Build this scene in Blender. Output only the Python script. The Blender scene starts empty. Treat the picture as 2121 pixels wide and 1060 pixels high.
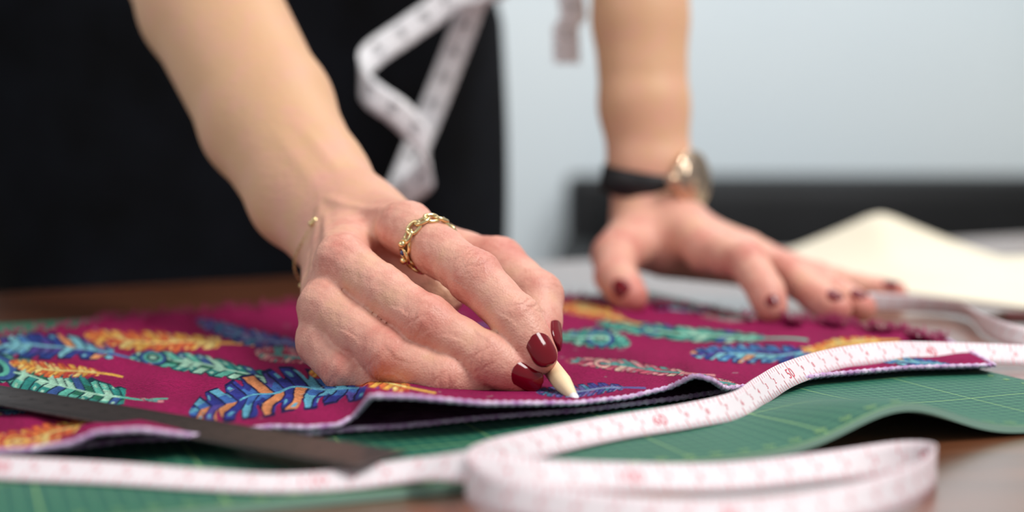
import bpy, math, random
import numpy as np
from mathutils import Vector, Matrix
random.seed(4); rng=np.random.default_rng(4)
SC=bpy.context.scene; COL=SC.collection
try:
    SC.view_settings.view_transform='Standard'
except Exception: pass
# ------------------------------------------------------------------ camera frame
T=.75; CH=.11; FP=50/36*2121; HY=260
pit=math.atan((530-HY)/FP); sp,cp=math.sin(pit),math.cos(pit)
CAM=np.array([0,0,T+CH])
def ray(px,py):
    px=np.asarray(px,float); py=np.asarray(py,float)
    a=(px-1060.5)/FP; b=-(py-530)/FP
    return np.stack([a,cp+b*sp,-sp+b*cp],-1)
def P(px,py,Y):
    r=ray(px,py); return CAM+r*(np.asarray(Y)/r[...,1])[...,None]
def G(px,py,z=0.):
    r=ray(px,py); return CAM+r*((np.asarray(z)-CH)/r[...,2])[...,None]
def unit(v): v=np.asarray(v,float); return v/np.linalg.norm(v)
def lin(c):
    c=np.asarray(c,float)/255.; return np.where(c<=.04045,c/12.92,((c+.055)/1.055)**2.4)
def L4(r,g,b): return (*lin((r,g,b)),1.)
# ------------------------------------------------------------------ materials
def mat(name,rgb,rough=.5,metal=0,**kw):
    m=bpy.data.materials.new(name); m.use_nodes=True
    b=m.node_tree.nodes['Principled BSDF']
    b.inputs['Base Color'].default_value=L4(*rgb); b.inputs['Roughness'].default_value=rough; b.inputs['Metallic'].default_value=metal
    for k,v in kw.items(): b.inputs[k.replace('_',' ')].default_value=v
    return m
def nd(m,t,**kw):
    n=m.node_tree.nodes.new(t)
    for k,v in kw.items():
        if k in n.inputs: n.inputs[k].default_value=v
        else: setattr(n,k,v)
    return n
def lk(m,a,b): m.node_tree.links.new(a,b)
def B(m): return m.node_tree.nodes['Principled BSDF']
def noisecol(m,c1,c2,scale=5,vec=(1,1,1),detail=4,bump=0,bscale=None,dist=.001,distort=0):
    tc=nd(m,'ShaderNodeTexCoord'); mp=nd(m,'ShaderNodeMapping'); mp.inputs['Scale'].default_value=vec
    lk(m,tc.outputs['Object'],mp.inputs[0])
    n=nd(m,'ShaderNodeTexNoise'); n.inputs['Scale'].default_value=scale; n.inputs['Detail'].default_value=detail; n.inputs['Distortion'].default_value=distort
    lk(m,mp.outputs[0],n.inputs['Vector'])
    r=nd(m,'ShaderNodeValToRGB'); r.color_ramp.elements[0].color=L4(*c1); r.color_ramp.elements[1].color=L4(*c2)
    r.color_ramp.elements[0].position=.3; r.color_ramp.elements[1].position=.7
    lk(m,n.outputs[0],r.inputs[0]); lk(m,r.outputs[0],B(m).inputs['Base Color'])
    if bump:
        n2=nd(m,'ShaderNodeTexNoise'); n2.inputs['Scale'].default_value=bscale or scale*4; n2.inputs['Detail'].default_value=3
        lk(m,mp.outputs[0],n2.inputs['Vector'])
        bp=nd(m,'ShaderNodeBump'); bp.inputs['Strength'].default_value=bump; bp.inputs['Distance'].default_value=dist
        lk(m,n2.outputs[0],bp.inputs['Height']); lk(m,bp.outputs[0],B(m).inputs['Normal'])
    return m
M={}
M['wall']=noisecol(mat('wall_paint',(205,218,226),.9),(202,213,219),(210,218,221),1.3,bump=.05,bscale=60)
M['walls']=noisecol(mat('beige_paint',(205,200,188),.9),(200,198,188),(206,202,192),1.3,bump=.05,bscale=60)
M['floor']=noisecol(mat('floor_wood',(120,100,85),.5),(105,86,70),(135,112,92),3,(1,12,1))
M['ceil']=noisecol(mat('ceiling_paint',(235,235,232),.9),(232,232,230),(238,238,236),2)
M['table']=noisecol(mat('table_wood',(92,50,30),.28,0,Coat_Weight=.9,Coat_Roughness=.22,Coat_IOR=1.75),(92,50,28),(128,76,48),9,(1,7,1),6,bump=.12,bscale=40,distort=.6)
M['tleg']=noisecol(mat('table_leg_wood',(70,38,22),.45),(60,32,18),(80,45,27),9,(6,6,1))
M['dress']=noisecol(mat('black_cloth',(5,6,9),.95,0,Specular_IOR_Level=.15),(5,6,9),(16,19,26),14,bump=.3,bscale=900,dist=.0004)
M['hair']=noisecol(mat('brown_hair',(60,40,28),.5),(45,28,18),(80,54,36),20,(8,8,1))
M['sofa']=noisecol(mat('black_leather',(10,11,13),.6,0,Specular_IOR_Level=.3),(4,5,7),(14,15,18),8,bump=.3,bscale=120,dist=.002)
M['metal']=mat('dark_metal',(50,50,52),.35,1)
M['gold']=mat('gold',(240,214,158),.16,1)
M['rose']=mat('pale_gold',(224,198,172),.2,1)
M['gem']=mat('blue_gem',(20,45,110),.05,0,Coat_Weight=1.)
M['white_gem']=mat('clear_gem',(235,240,245),.05,0,Coat_Weight=1.)
M['strap']=noisecol(mat('strap_leather',(14,14,18),.5),(10,10,13),(20,20,24),80,bump=.2,bscale=600,dist=.0003)
M['dial']=mat('watch_dial',(150,150,154),.25,.5)
M['dialmark']=mat('dial_mark',(240,235,225),.3,.5)
M['glass']=mat('crystal',(255,255,255),.02,0,Transmission_Weight=1.,IOR=1.2)
M['nail']=mat('red_polish',(112,2,20),.12,0,Specular_IOR_Level=.4)
M['tape']=noisecol(mat('tape_vinyl',(226,216,220),.5),(224,213,217),(232,223,226),30,bump=.15,bscale=1500,dist=.0002)
M['tapeg']=noisecol(mat('tape_vinyl_white',(244,246,250),.45),(242,244,249),(250,251,253),30)
M['red']=mat('red_print',(216,84,102),.5)
M['pink']=mat('pink_print',(228,142,160),.5)
M['blk']=mat('black_print',(34,40,50),.5)
M['edgegreen']=mat('mat_core_green',(140,180,164),.7)
M['matmark']=mat('mat_number_print',(140,180,110),.6)
M['steel']=noisecol(mat('dark_steel',(62,60,62),.36,.8),(74,70,71),(102,95,94),30,(1,20,1),bump=.1,bscale=300,dist=.0002)
M['tick']=mat('engraved_mark',(25,24,25),.6)
M['cream']=noisecol(mat('cream_wood',(240,212,168),.5),(236,206,160),(248,224,186),60,(1,1,1))
M['chalk']=mat('white_chalk',(246,244,248),.8)
M['paper']=noisecol(mat('pattern_paper',(232,222,200),.85),(218,207,184),(226,217,197),6)
M['serge']=noisecol(mat('lilac_thread',(196,165,205),.8),(170,114,174),(228,208,232),260,bump=.8,bscale=700,dist=.001)
M['under']=noisecol(mat('fabric_reverse',(120,70,130),.9),(110,50,110),(150,100,150),160,bump=.6,bscale=900,dist=.0006)
M['fray']=mat('frayed_magenta',(150,24,84),.9)
M['brownpen']=mat('brown_lacquer',(88,28,26),.3)
def skin_mat():
    m=mat('skin',(205,160,130),.5,0)
    b=B(m); b.inputs['Subsurface Weight'].default_value=.10; b.inputs['Subsurface Radius'].default_value=(1,.35,.18); b.inputs['Subsurface Scale'].default_value=.003
    b.inputs['Specular IOR Level'].default_value=.40; b.inputs['Roughness'].default_value=.46
    at=nd(m,'ShaderNodeAttribute'); at.attribute_name='ruddy'
    tc=nd(m,'ShaderNodeTexCoord')
    n=nd(m,'ShaderNodeTexNoise'); n.inputs['Scale'].default_value=75; n.inputs['Detail'].default_value=6; n.inputs['Roughness'].default_value=.65; lk(m,tc.outputs['Object'],n.inputs['Vector'])
    ad=nd(m,'ShaderNodeMath',operation='MULTIPLY_ADD'); ad.inputs[1].default_value=1.0; lk(m,n.outputs[0],ad.inputs[0])
    sb=nd(m,'ShaderNodeMath',operation='SUBTRACT'); sb.inputs[1].default_value=.48
    lk(m,at.outputs['Fac'],sb.inputs[0]); lk(m,sb.outputs[0],ad.inputs[2])
    r=nd(m,'ShaderNodeValToRGB'); e=r.color_ramp.elements
    e[0].color=L4(218,172,134); e[0].position=0; e[1].color=L4(192,84,78); e[1].position=1
    x=e.new(.38); x.color=L4(224,166,146)
    lk(m,ad.outputs[0],r.inputs[0]); lk(m,r.outputs[0],b.inputs['Base Color'])
    v=nd(m,'ShaderNodeTexVoronoi'); v.inputs['Scale'].default_value=1100; lk(m,tc.outputs['Object'],v.inputs['Vector'])
    n2=nd(m,'ShaderNodeTexNoise'); n2.inputs['Scale'].default_value=300; n2.inputs['Detail'].default_value=5; lk(m,tc.outputs['Object'],n2.inputs['Vector'])
    mx=nd(m,'ShaderNodeMath',operation='MULTIPLY_ADD'); mx.inputs[1].default_value=.35; lk(m,v.outputs[0],mx.inputs[0]); lk(m,n2.outputs[0],mx.inputs[2])
    bp=nd(m,'ShaderNodeBump'); bp.inputs['Strength'].default_value=.45; bp.inputs['Distance'].default_value=.0008
    lk(m,mx.outputs[0],bp.inputs['Height']); lk(m,bp.outputs[0],b.inputs['Normal'])
    return m
M['skin']=skin_mat()
def fabric_mat():
    m=mat('printed_fabric',(150,20,85),.9,0,Specular_IOR_Level=.15); b=B(m)
    at=nd(m,'ShaderNodeAttribute'); at.attribute_name='Col'
    tc=nd(m,'ShaderNodeTexCoord')
    w=nd(m,'ShaderNodeTexWave'); w.inputs['Scale'].default_value=180; w.inputs['Distortion'].default_value=1.5; w.inputs['Detail'].default_value=1
    mp=nd(m,'ShaderNodeMapping'); mp.inputs['Rotation'].default_value=(0,0,1.3); lk(m,tc.outputs['Object'],mp.inputs[0]); lk(m,mp.outputs[0],w.inputs['Vector'])
    n=nd(m,'ShaderNodeTexNoise'); n.inputs['Scale'].default_value=600; lk(m,tc.outputs['Object'],n.inputs['Vector'])
    ad=nd(m,'ShaderNodeMath',operation='ADD'); lk(m,w.outputs[0],ad.inputs[0]); lk(m,n.outputs[0],ad.inputs[1])
    mr=nd(m,'ShaderNodeMapRange'); mr.inputs['From Max'].default_value=2; mr.inputs['To Min'].default_value=.3; mr.inputs['To Max'].default_value=1.65; lk(m,ad.outputs[0],mr.inputs[0])
    mu=nd(m,'ShaderNodeVectorMath',operation='SCALE'); lk(m,at.outputs['Color'],mu.inputs[0]); lk(m,mr.outputs[0],mu.inputs['Scale'])
    lk(m,mu.outputs[0],b.inputs['Base Color'])
    bp=nd(m,'ShaderNodeBump'); bp.inputs['Strength'].default_value=.9; bp.inputs['Distance'].default_value=.0009
    lk(m,ad.outputs[0],bp.inputs['Height']); lk(m,bp.outputs[0],b.inputs['Normal'])
    return m
M['fabric']=fabric_mat()
def green_mat():
    m=mat('cutting_mat_green',(30,100,82),.55,0,Specular_IOR_Level=.3); b=B(m)
    uv=nd(m,'ShaderNodeUVMap'); sx=nd(m,'ShaderNodeSeparateXYZ'); lk(m,uv.outputs[0],sx.inputs[0])
    def line(out,period,wd):
        a=nd(m,'ShaderNodeMath',operation='DIVIDE'); a.inputs[1].default_value=period; lk(m,out,a.inputs[0])
        f=nd(m,'ShaderNodeMath',operation='FRACT'); lk(m,a.outputs[0],f.inputs[0])
        l=nd(m,'ShaderNodeMath',operation='LESS_THAN'); l.inputs[1].default_value=wd/period; lk(m,f.outputs[0],l.inputs[0]); return l.outputs[0]
    def mx(a,b_):
        q=nd(m,'ShaderNodeMath',operation='MAXIMUM'); lk(m,a,q.inputs[0]); lk(m,b_,q.inputs[1]); return q.outputs[0]
    fine=mx(line(sx.outputs[0],.005,.00035),line(sx.outputs[1],.005,.0005))
    bold=mx(line(sx.outputs[0],.05,.0006),line(sx.outputs[1],.05,.0008))
    n=nd(m,'ShaderNodeTexNoise'); n.inputs['Scale'].default_value=8; lk(m,uv.outputs[0],n.inputs['Vector'])
    c0=nd(m,'ShaderNodeMix',data_type='RGBA'); c0.inputs['A'].default_value=L4(24,84,70); c0.inputs['B'].default_value=L4(34,98,82); lk(m,n.outputs[0],c0.inputs['Factor'])
    c1=nd(m,'ShaderNodeMix',data_type='RGBA'); lk(m,fine,c1.inputs['Factor']); lk(m,c0.outputs['Result'],c1.inputs['A']); c1.inputs['B'].default_value=L4(84,142,104)
    c2=nd(m,'ShaderNodeMix',data_type='RGBA'); lk(m,bold,c2.inputs['Factor']); lk(m,c1.outputs['Result'],c2.inputs['A']); c2.inputs['B'].default_value=L4(128,170,108)
    lk(m,c2.outputs['Result'],b.inputs['Base Color'])
    n2=nd(m,'ShaderNodeTexNoise'); n2.inputs['Scale'].default_value=900; lk(m,uv.outputs[0],n2.inputs['Vector'])
    bp=nd(m,'ShaderNodeBump'); bp.inputs['Strength'].default_value=.2; bp.inputs['Distance'].default_value=.0004; lk(m,n2.outputs[0],bp.inputs['Height']); lk(m,bp.outputs[0],b.inputs['Normal'])
    return m
M['green']=green_mat()
# ------------------------------------------------------------------ mesh helpers
def mk(name,v,f,m,parent=None,smooth=True):
    me=bpy.data.meshes.new(name)
    v=np.asarray(v,np.float32)
    if isinstance(f,np.ndarray):
        me.vertices.add(len(v)); me.vertices.foreach_set('co',v.ravel())
        k=f.shape[1]; me.loops.add(f.size); me.loops.foreach_set('vertex_index',f.ravel().astype(np.int32))
        me.polygons.add(len(f)); me.polygons.foreach_set('loop_start',np.arange(0,f.size,k,dtype=np.int32)); me.polygons.foreach_set('loop_total',np.full(len(f),k,np.int32))
        me.update(calc_edges=True)
    else: me.from_pydata([tuple(map(float,x)) for x in v],[],[tuple(int(i) for i in q) for q in f]); me.update()
    me.materials.append(m)
    if smooth: me.polygons.foreach_set('use_smooth',np.ones(len(me.polygons),bool))
    o=bpy.data.objects.new(name,me); COL.objects.link(o)
    if parent:
        o.parent=parent; o.matrix_parent_inverse=Matrix.Translation(-Vector(parent.location))
    return o
def tag(o,label,cat,group=None):
    o['label']=label; o['category']=cat
    if group: o['group']=group
    return o
def struct(o): o['kind']='structure'; return o
def empty(name,loc,label,cat,group=None):
    o=bpy.data.objects.new(name,None); o.empty_display_size=.02; COL.objects.link(o); o.location=[float(x) for x in loc]; return tag(o,label,cat,group)
class MB:
    def __init__(s): s.v=[]; s.f=[]
    def add(s,v,f):
        n=len(s.v); s.v.extend([tuple(map(float,x)) for x in v]); s.f.extend([tuple(int(i)+n for i in q) for q in f]); return s
    def build(s,name,m,parent=None,smooth=True): return mk(name,s.v,s.f,m,parent,smooth)
def frames(pts,closed=False):
    pts=np.asarray(pts,float); n=len(pts)
    if closed: t=np.roll(pts,-1,0)-np.roll(pts,1,0)
    else: t=np.gradient(pts,axis=0)
    t/=np.linalg.norm(t,axis=1)[:,None]+1e-12
    u=np.cross(t[0],[0,0,1.]); 
    if np.linalg.norm(u)<.1: u=np.cross(t[0],[1.,0,0])
    us=[]; 
    for i in range(n):
        u=u-t[i]*np.dot(u,t[i]); u=u/np.linalg.norm(u); us.append(u)
    us=np.array(us); return t,us,np.cross(t,us)
def tube(pts,r,n=8,closed=False):
    pts=np.asarray(pts,float); t,u,w=frames(pts,closed); r=np.broadcast_to(r,(len(pts),))
    a=np.linspace(0,2*math.pi,n,endpoint=False)
    v=(pts[:,None]+r[:,None,None]*(np.cos(a)[None,:,None]*u[:,None]+np.sin(a)[None,:,None]*w[:,None])).reshape(-1,3)
    f=[]; N=len(pts)
    for i in range(N if closed else N-1):
        i2=(i+1)%N
        for j in range(n): f.append((i*n+j,i*n+(j+1)%n,i2*n+(j+1)%n,i2*n+j))
    if not closed: f.append(tuple(range(n))[::-1]); f.append(tuple((N-1)*n+j for j in range(n)))
    return v,f
def box(c,s,bev=0,R=None):
    import bmesh
    bm=bmesh.new(); bmesh.ops.create_cube(bm,size=1)
    for q in bm.verts: q.co=Vector((q.co.x*s[0],q.co.y*s[1],q.co.z*s[2]))
    if bev: bmesh.ops.bevel(bm,geom=bm.edges[:],offset=bev,segments=3,affect='EDGES',profile=.5)
    v=np.array([q.co[:] for q in bm.verts]); bm.verts.index_update(); f=[[q.index for q in p.verts] for p in bm.faces]; bm.free()
    if R is not None: v=v@np.asarray(R).T
    return v+np.asarray(c),f
def basis(n,up=(0,0,1)):
    n=unit(n); u=unit(np.cross(up,n)); return np.stack([u,np.cross(n,u),n],1)   # columns
def crom(pts,step=None,num=None):
    pts=np.asarray(pts,float); p=np.vstack([2*pts[0]-pts[1],pts,2*pts[-1]-pts[-2]]); out=[]
    for i in range(1,len(p)-2):
        t=np.linspace(0,1,24,endpoint=False)[:,None]
        a,b,c,d=p[i-1],p[i],p[i+1],p[i+2]
        out.append(.5*((2*b)+(-a+c)*t+(2*a-5*b+4*c-d)*t**2+(-a+3*b-3*c+d)*t**3))
    out.append(pts[-1:]); out=np.vstack(out)
    s=np.r_[0,np.cumsum(np.linalg.norm(np.diff(out[:,:3],axis=0),axis=1))]
    n=num or max(4,int(s[-1]/step)); ss=np.linspace(0,s[-1],n)
    return np.stack([np.interp(ss,s,out[:,k]) for k in range(out.shape[1])],1)
# ------------------------------------------------------------------ signed distance fields -> continuous bodies
def smin(a,b,k):
    h=np.clip(.5+.5*(b-a)/k,0,1); return b+(a-b)*h-k*h*(1-h)
def ecap(p,X,Y,Z):
    a,b,r1,r2=p; ba=b-a; L=max(float(ba@ba),1e-12)
    dx=X-a[0]; dy=Y-a[1]; dz=Z-a[2]
    t=np.clip((dx*ba[0]+dy*ba[1]+dz*ba[2])/L,0,1)
    return np.sqrt((dx-t*ba[0])**2+(dy-t*ba[1])**2+(dz-t*ba[2])**2)-(r1+(r2-r1)*t)
def cap(a,b,r1,r2=None): return (np.asarray(a,float),np.asarray(b,float),r1,r1 if r2 is None else r2)
class Field:
    def __init__(s,lo,hi,h):
        s.lo=np.array(lo,float); s.h=h; s.n=np.ceil((np.array(hi)-s.lo)/h).astype(int)+1
        s.F=np.full(s.n,.05,np.float32)
    def reg(s,prims,pad):
        lo=np.min([np.minimum(p[0],p[1])-max(p[2],p[3]) for p in prims],0)-pad; hi=np.max([np.maximum(p[0],p[1])+max(p[2],p[3]) for p in prims],0)+pad
        a=np.clip(np.floor((lo-s.lo)/s.h).astype(int),0,s.n-1); b=np.clip(np.ceil((hi-s.lo)/s.h).astype(int)+1,1,s.n)
        return tuple(slice(a[i],max(b[i],a[i]+1)) for i in range(3))
    def ax(s,r):
        c=[(s.lo[i]+s.h*np.arange(r[i].start,r[i].stop)).astype(np.float32) for i in range(3)]
        return c[0][:,None,None],c[1][None,:,None],c[2][None,None,:]
    def add(s,p,k):
        r=s.reg([p],k+3*s.h); s.F[r]=smin(s.F[r],ecap(p,*s.ax(r)).astype(np.float32),k)
    def group(s,base,prims,kin,kout,kf=.0006):
        r=s.reg(prims,kout+3*s.h); c=s.ax(r); f=None
        for p in prims:
            g=ecap(p,*c).astype(np.float32); f=g if f is None else smin(f,g,kin)
        s.F[r]=smin(s.F[r],smin(base[r],f,kout),kf)
    def mesh(s):
        F=s.F; ins=F<0; n=s.n
        cnt=np.zeros(n-1,np.int8); cs=[(i,j,k) for i in (0,1) for j in (0,1) for k in (0,1)]
        for c in cs: cnt+=ins[c[0]:n[0]-1+c[0],c[1]:n[1]-1+c[1],c[2]:n[2]-1+c[2]]
        ci=np.argwhere((cnt>0)&(cnt<8)); idx=np.full(n-1,-1,np.int32); idx[ci[:,0],ci[:,1],ci[:,2]]=np.arange(len(ci))
        V=np.stack([F[ci[:,0]+c[0],ci[:,1]+c[1],ci[:,2]+c[2]] for c in cs],1)
        acc=np.zeros((len(ci),3)); num=np.zeros(len(ci))
        for a in range(8):
            for b in range(a+1,8):
                d=np.abs(np.array(cs[a])-cs[b])
                if d.sum()!=1: continue
                va,vb=V[:,a],V[:,b]; m=(va<0)!=(vb<0); t=np.where(m,va/np.where(m,va-vb,1),0)
                acc+=np.where(m[:,None],np.array(cs[a])+t[:,None]*(np.array(cs[b])-np.array(cs[a])),0); num+=m
        P_=s.lo+s.h*(ci+acc/num[:,None]); faces=[]
        for ax in range(3):
            o=[x for x in range(3) if x!=ax]
            sl0=[slice(1,n[i]-1) for i in range(3)]; sl1=list(sl0); sl0[ax]=slice(0,n[ax]-1); sl1[ax]=slice(1,n[ax])
            A=ins[tuple(sl0)]; Bq=ins[tuple(sl1)]; e=np.argwhere(A!=Bq)
            if len(e)==0: continue
            sg=A[e[:,0],e[:,1],e[:,2]]; e=e+1; e[:,ax]-=1
            def at(d1,d2):
                q=e.copy(); q[:,o[0]]-=d1; q[:,o[1]]-=d2; return idx[q[:,0],q[:,1],q[:,2]]
            f=np.stack([at(1,1),at(0,1),at(0,0),at(1,0)],1)
            flip=sg if ax!=1 else ~sg
            f=np.where(flip[:,None],f,f[:,::-1]); faces.append(f[(f>=0).all(1)])
        return P_,np.vstack(faces)
def arm_caps(st,wd):
    """stations (centre, half width, half thickness) -> pairs of round cones side by side"""
    out=[]; wd=unit(wd)
    for (c0,w0,t0),(c1,w1,t1) in zip(st[:-1],st[1:]):
        for s in (-1,1): out.append(cap(c0+s*(w0-t0)*wd,c1+s*(w1-t1)*wd,t0,t1))
        out.append(cap(c0,c1,t0,t1))
    return out
def finger_caps(js,k_=.93):
    out=[]
    for i,((a,ra),(b,rb)) in enumerate(zip(js[:-1],js[1:])):
        m=(a+b)/2; rm=(ra+rb)/2*(k_ if i<2 else .98)
        out+= [cap(a,m,ra,rm),cap(m,b,rm,rb)]
    return out
def joints(l): return [(P(a,b,y),r) for a,b,y,r in l]
# --- near hand (her right hand) ---------------------------------------------------------------
NH=dict(
 index=joints([(842,472,.607,.0114),(985,575,.570,.0103),(1068,660,.556,.0093),(1112,735,.549,.0082)]),
 middle=joints([(708,542,.588,.0112),(890,672,.558,.0102),(1010,742,.549,.0092),(1076,777,.548,.0080)]),
 ring=joints([(674,634,.580,.0108),(806,736,.557,.0097),(922,782,.548,.0086),(1000,792,.553,.0076)]),
 pinky=joints([(668,708,.578,.0106),(718,766,.566,.0092),(835,792,.560,.0076),(905,796,.560,.0068)]),
 thumb=joints([(880,520,.650,.0135),(1030,555,.624,.0130),(1110,616,.605,.0111),(1118,708,.584,.0087)]))
nw=P(722,482,.668)
wdir=np.array([.72,0,.69])
arm1=[(P(430,0,.80),.0385,.030),(P(553,240,.742),.0350,.0265),(P(640,390,.702),.0300,.0220),(nw,.0272,.0190)]
fld=Field((-.25,.515,T-.002),(.035,.86,.965),.0012)
for c in arm_caps([(P(350,-170,.85),.040,.034)]+arm1,wdir): fld.add(c,.010)
for nm,rw in (('index',.0150),('middle',.0155),('ring',.0150),('pinky',.0140)):
    j=NH[nm][0]; off={'index':.010,'middle':.004,'ring':-.004,'pinky':-.010}[nm]
    fld.add(cap(nw+unit(wdir)*off,j[0],rw,j[1]*.89),.007)
fld.add(cap(nw+unit(wdir)*.008,NH['thumb'][0][0],.018,.0130),.012)
fld.add(cap(NH['thumb'][0][0],P(960,545,.640),.013,.012),.010)
fld.add(cap(P(800,600,.626),P(900,605,.618),.016,.013),.010)
fld.add(cap(P(740,680,.610),P(790,650,.612),.013,.015),.010)
base=fld.F.copy()
for nm in NH: fld.group(base,finger_caps(NH[nm]),.004,.0048,.0007)
v1,f1=fld.mesh(); del fld,base
# --- far hand (her left hand) -------------------------------------------------------------------
FH=dict(
 thumb=joints([(1318,495,.872,.0155),(1276,530,.845,.0128),(1274,570,.815,.0116),(1306,614,.797,.0100)]),
 index=joints([(1465,520,.822,.0122),(1548,542,.785,.0108),(1585,600,.766,.0096),(1598,638,.758,.0085)]),
 middle=joints([(1510,520,.850,.0120),(1632,565,.802,.0106),(1690,610,.778,.0096),(1732,640,.762,.0085)]),
 ring=joints([(1545,525,.873,.0118),(1668,575,.832,.0102),(1738,612,.800,.0090),(1785,638,.780,.0080)]),
 pinky=joints([(1572,535,.893,.0110),(1690,574,.885,.0092),(1780,594,.872,.0078),(1855,604,.862,.0066)]))
fw=P(1362,452,.902)
arm2=[(P(1325,-90,.935),.0325,.029),(P(1326,40,.928),.0297,.026),(P(1334,220,.915),.0276,.0230),(P(1346,350,.906),.0258,.0198),(fw,.0285,.0190)]
f2=Field((.03,.73,T-.002),(.29,1.0,.955),.0014)
for c in arm_caps([(P(1322,-200,.945),.035,.030)]+arm2,(1,0,0)): f2.add(c,.008)
for nm,rw,off in (('index',.0165,.012),('middle',.0175,.008),('ring',.0175,-.002),('pinky',.0175,-.010)):
    j=FH[nm][0]; f2.add(cap(fw+np.array([off*.6,-off*.6,0]),j[0],rw,j[1]*.96),.008)
f2.add(cap(fw+np.array([-.006,0,-.004]),FH['thumb'][1][0],.019,.0135),.012)
f2.add(cap(P(1380,515,.87),P(1540,545,.88),.018,.014),.012)
base=f2.F.copy()
for nm in FH: f2.group(base,finger_caps(FH[nm],.95),.004,.006)
v2,q2=f2.mesh(); del f2,base
# --- rest of the body ------------------------------------------------------------------------------
zs=np.array([.30,.75,.95,1.08,1.20,1.30,1.38])
cx=np.array([-.215,-.215,-.213,-.200,-.180,-.160,-.145]); cy=np.array([1.20,1.188,1.180,1.150,1.090,1.030,.990])
ra=np.array([.265,.224,.218,.165,.178,.175,.10]); rb=np.array([.20,.148,.144,.115,.125,.115,.085])
A30=math.radians(30)
def torso(X,Y,Z,shr=0,fold=0):
    z=Z.ravel(); i=lambda q: np.interp(z,zs,q)[None,None,:]
    x=X-i(cx); y=Y-i(cy); u=x*math.cos(A30)+y*math.sin(A30); w=-x*math.sin(A30)+y*math.cos(A30)
    a=i(ra)-shr; b=i(rb)-shr
    d=(np.sqrt((u/a)**2+(w/b)**2)-1)*np.minimum(a,b)
    if fold:
        ang=np.arctan2(w/b,u/a); d=d+fold*np.sin(ang*5+Z*7)+fold*.5*np.sin(ang*9-Z*14)
    return d
fb=Field((-.50,.74,-.02),(.22,1.52,1.74),.0075)
r=tuple(slice(0,x) for x in fb.n); X,Y,Z=fb.ax(r)
d=torso(X,Y,Z,.012).astype(np.float32); d=np.maximum(np.maximum(d,(.72-Z)),(Z-1.36)); fb.F=np.minimum(fb.F,d); del d
shR=np.array([-.300,.945,1.31]); shL=np.array([.000,1.105,1.31]); elR=P(338,-185,.86); elL=P(1322,-270,.955)
for a,b,r1,r2,k in ((shR,elR,.045,.037,.03),(elR,arm1[0][0],.036,.034,.02),(shL,elL,.045,.036,.03),(elL,arm2[0][0],.035,.0285,.02),
   (shR,shL,.05,.05,.05),((-.150,1.00,1.36),(-.130,.955,1.47),.052,.050,.03),((-.125,.955,1.56),(-.118,.935,1.58),.082,.078,.03),
   ((-.112,.915,1.50),(-.105,.90,1.47),.058,.030,.03),((-.104,.872,1.535),(-.100,.860,1.51),.008,.011,.012),
   ((-.30,1.16,.85),(-.30,1.17,.45),.085,.055,.05),((-.30,1.17,.45),(-.30,1.19,.08),.052,.036,.03),((-.30,1.19,.05),(-.26,1.06,.03),.036,.026,.02),
   ((-.13,1.24,.85),(-.13,1.25,.45),.085,.055,.05),((-.13,1.25,.45),(-.13,1.27,.08),.052,.036,.03),((-.13,1.27,.05),(-.09,1.14,.03),.036,.026,.02)):
    fb.add(cap(a,b,r1,r2),k)
v3,q3=fb.mesh(); del fb
# subdivide the near arm, then add knuckle creases
tmp=mk('tmp',v1,f1,M['skin']); md=tmp.modifiers.new('s','SUBSURF'); md.levels=1; md.render_levels=1
dg=bpy.context.evaluated_depsgraph_get(); me=bpy.data.meshes.new_from_object(tmp.evaluated_get(dg))
nv=len(me.vertices); co=np.zeros(nv*3,np.float32); me.vertices.foreach_get('co',co); co=co.reshape(-1,3).astype(float)
no=np.zeros(nv*3,np.float32); me.vertices.foreach_get('normal',no); no=no.reshape(-1,3).astype(float)
fq=np.zeros(len(me.loops),np.int32); me.loops.foreach_get('vertex_index',fq); fq=fq.reshape(-1,4)
bpy.data.objects.remove(tmp); bpy.data.meshes.remove(me)
def creases(co,no,H,amp=.00045):
    disp=np.zeros(len(co))
    for nm,js in H.items():
        for k in range(1,len(js)-1):
            J=js[k][0]; ax=unit(js[k+1][0]-js[k-1][0]); a1=unit(js[k][0]-js[k-1][0]); a2=unit(js[k+1][0]-js[k][0])
            dors=a1-a2; dors=unit(dors) if np.linalg.norm(dors)>.05 else np.array([0,-.6,.8])
            r=co-J; near=np.linalg.norm(r,axis=1)<js[k][1]*2.0; s=r@ax; lat=unit(np.cross(ax,dors)); la=r@lat
            dm=np.clip((no@dors+.1)*1.6,0,1)
            g=0
            for q,(o_,w_) in enumerate(((-.0046,.5),(-.0023,.8),(0,1.),(.0024,.8),(.0047,.5))):
                g=g+w_*np.exp(-((s-o_-.0008*np.sin(la*600+q*2+k))/.0005)**2)
            disp-=near*dm*g*amp*np.exp(-(la/(js[k][1]*.8))**2)
            disp+=near*dm*.0004*np.exp(-(s/.006)**2)
    return co+no*disp[:,None]
co=creases(co,no,NH)
nz=lambda p,f,ph: np.sin(p[:,0]*f+ph)*np.sin(p[:,1]*f*1.13+ph*2)*np.sin(p[:,2]*f*.91+ph*3)
hm=np.exp(-(np.linalg.norm(co-P(800,600,.60),axis=1)/.06)**4)
co=co+no*(hm*(.0003*nz(co,420,1)+.0002*nz(co,900,2)))[:,None]
for nm in ('index','middle','ring','pinky'):
    a=nw; b=NH[nm][0][0]; ba=b-a; t=np.clip(((co-a)@ba)/(ba@ba),0,1); rr=co-(a+t[:,None]*ba)
    nd_=np.array([-.55,-.1,.6]); nd_=unit(nd_-unit(ba)*(nd_@unit(ba))); lat=rr@np.cross(unit(ba),nd_); m=(t>.15)&(t<.97)&((rr@nd_)>0)
    co=co+no*(m*.0011*np.exp(-(lat/.0026)**2)*np.sin(np.pi*np.clip(t,0,1)))[:,None]
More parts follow.
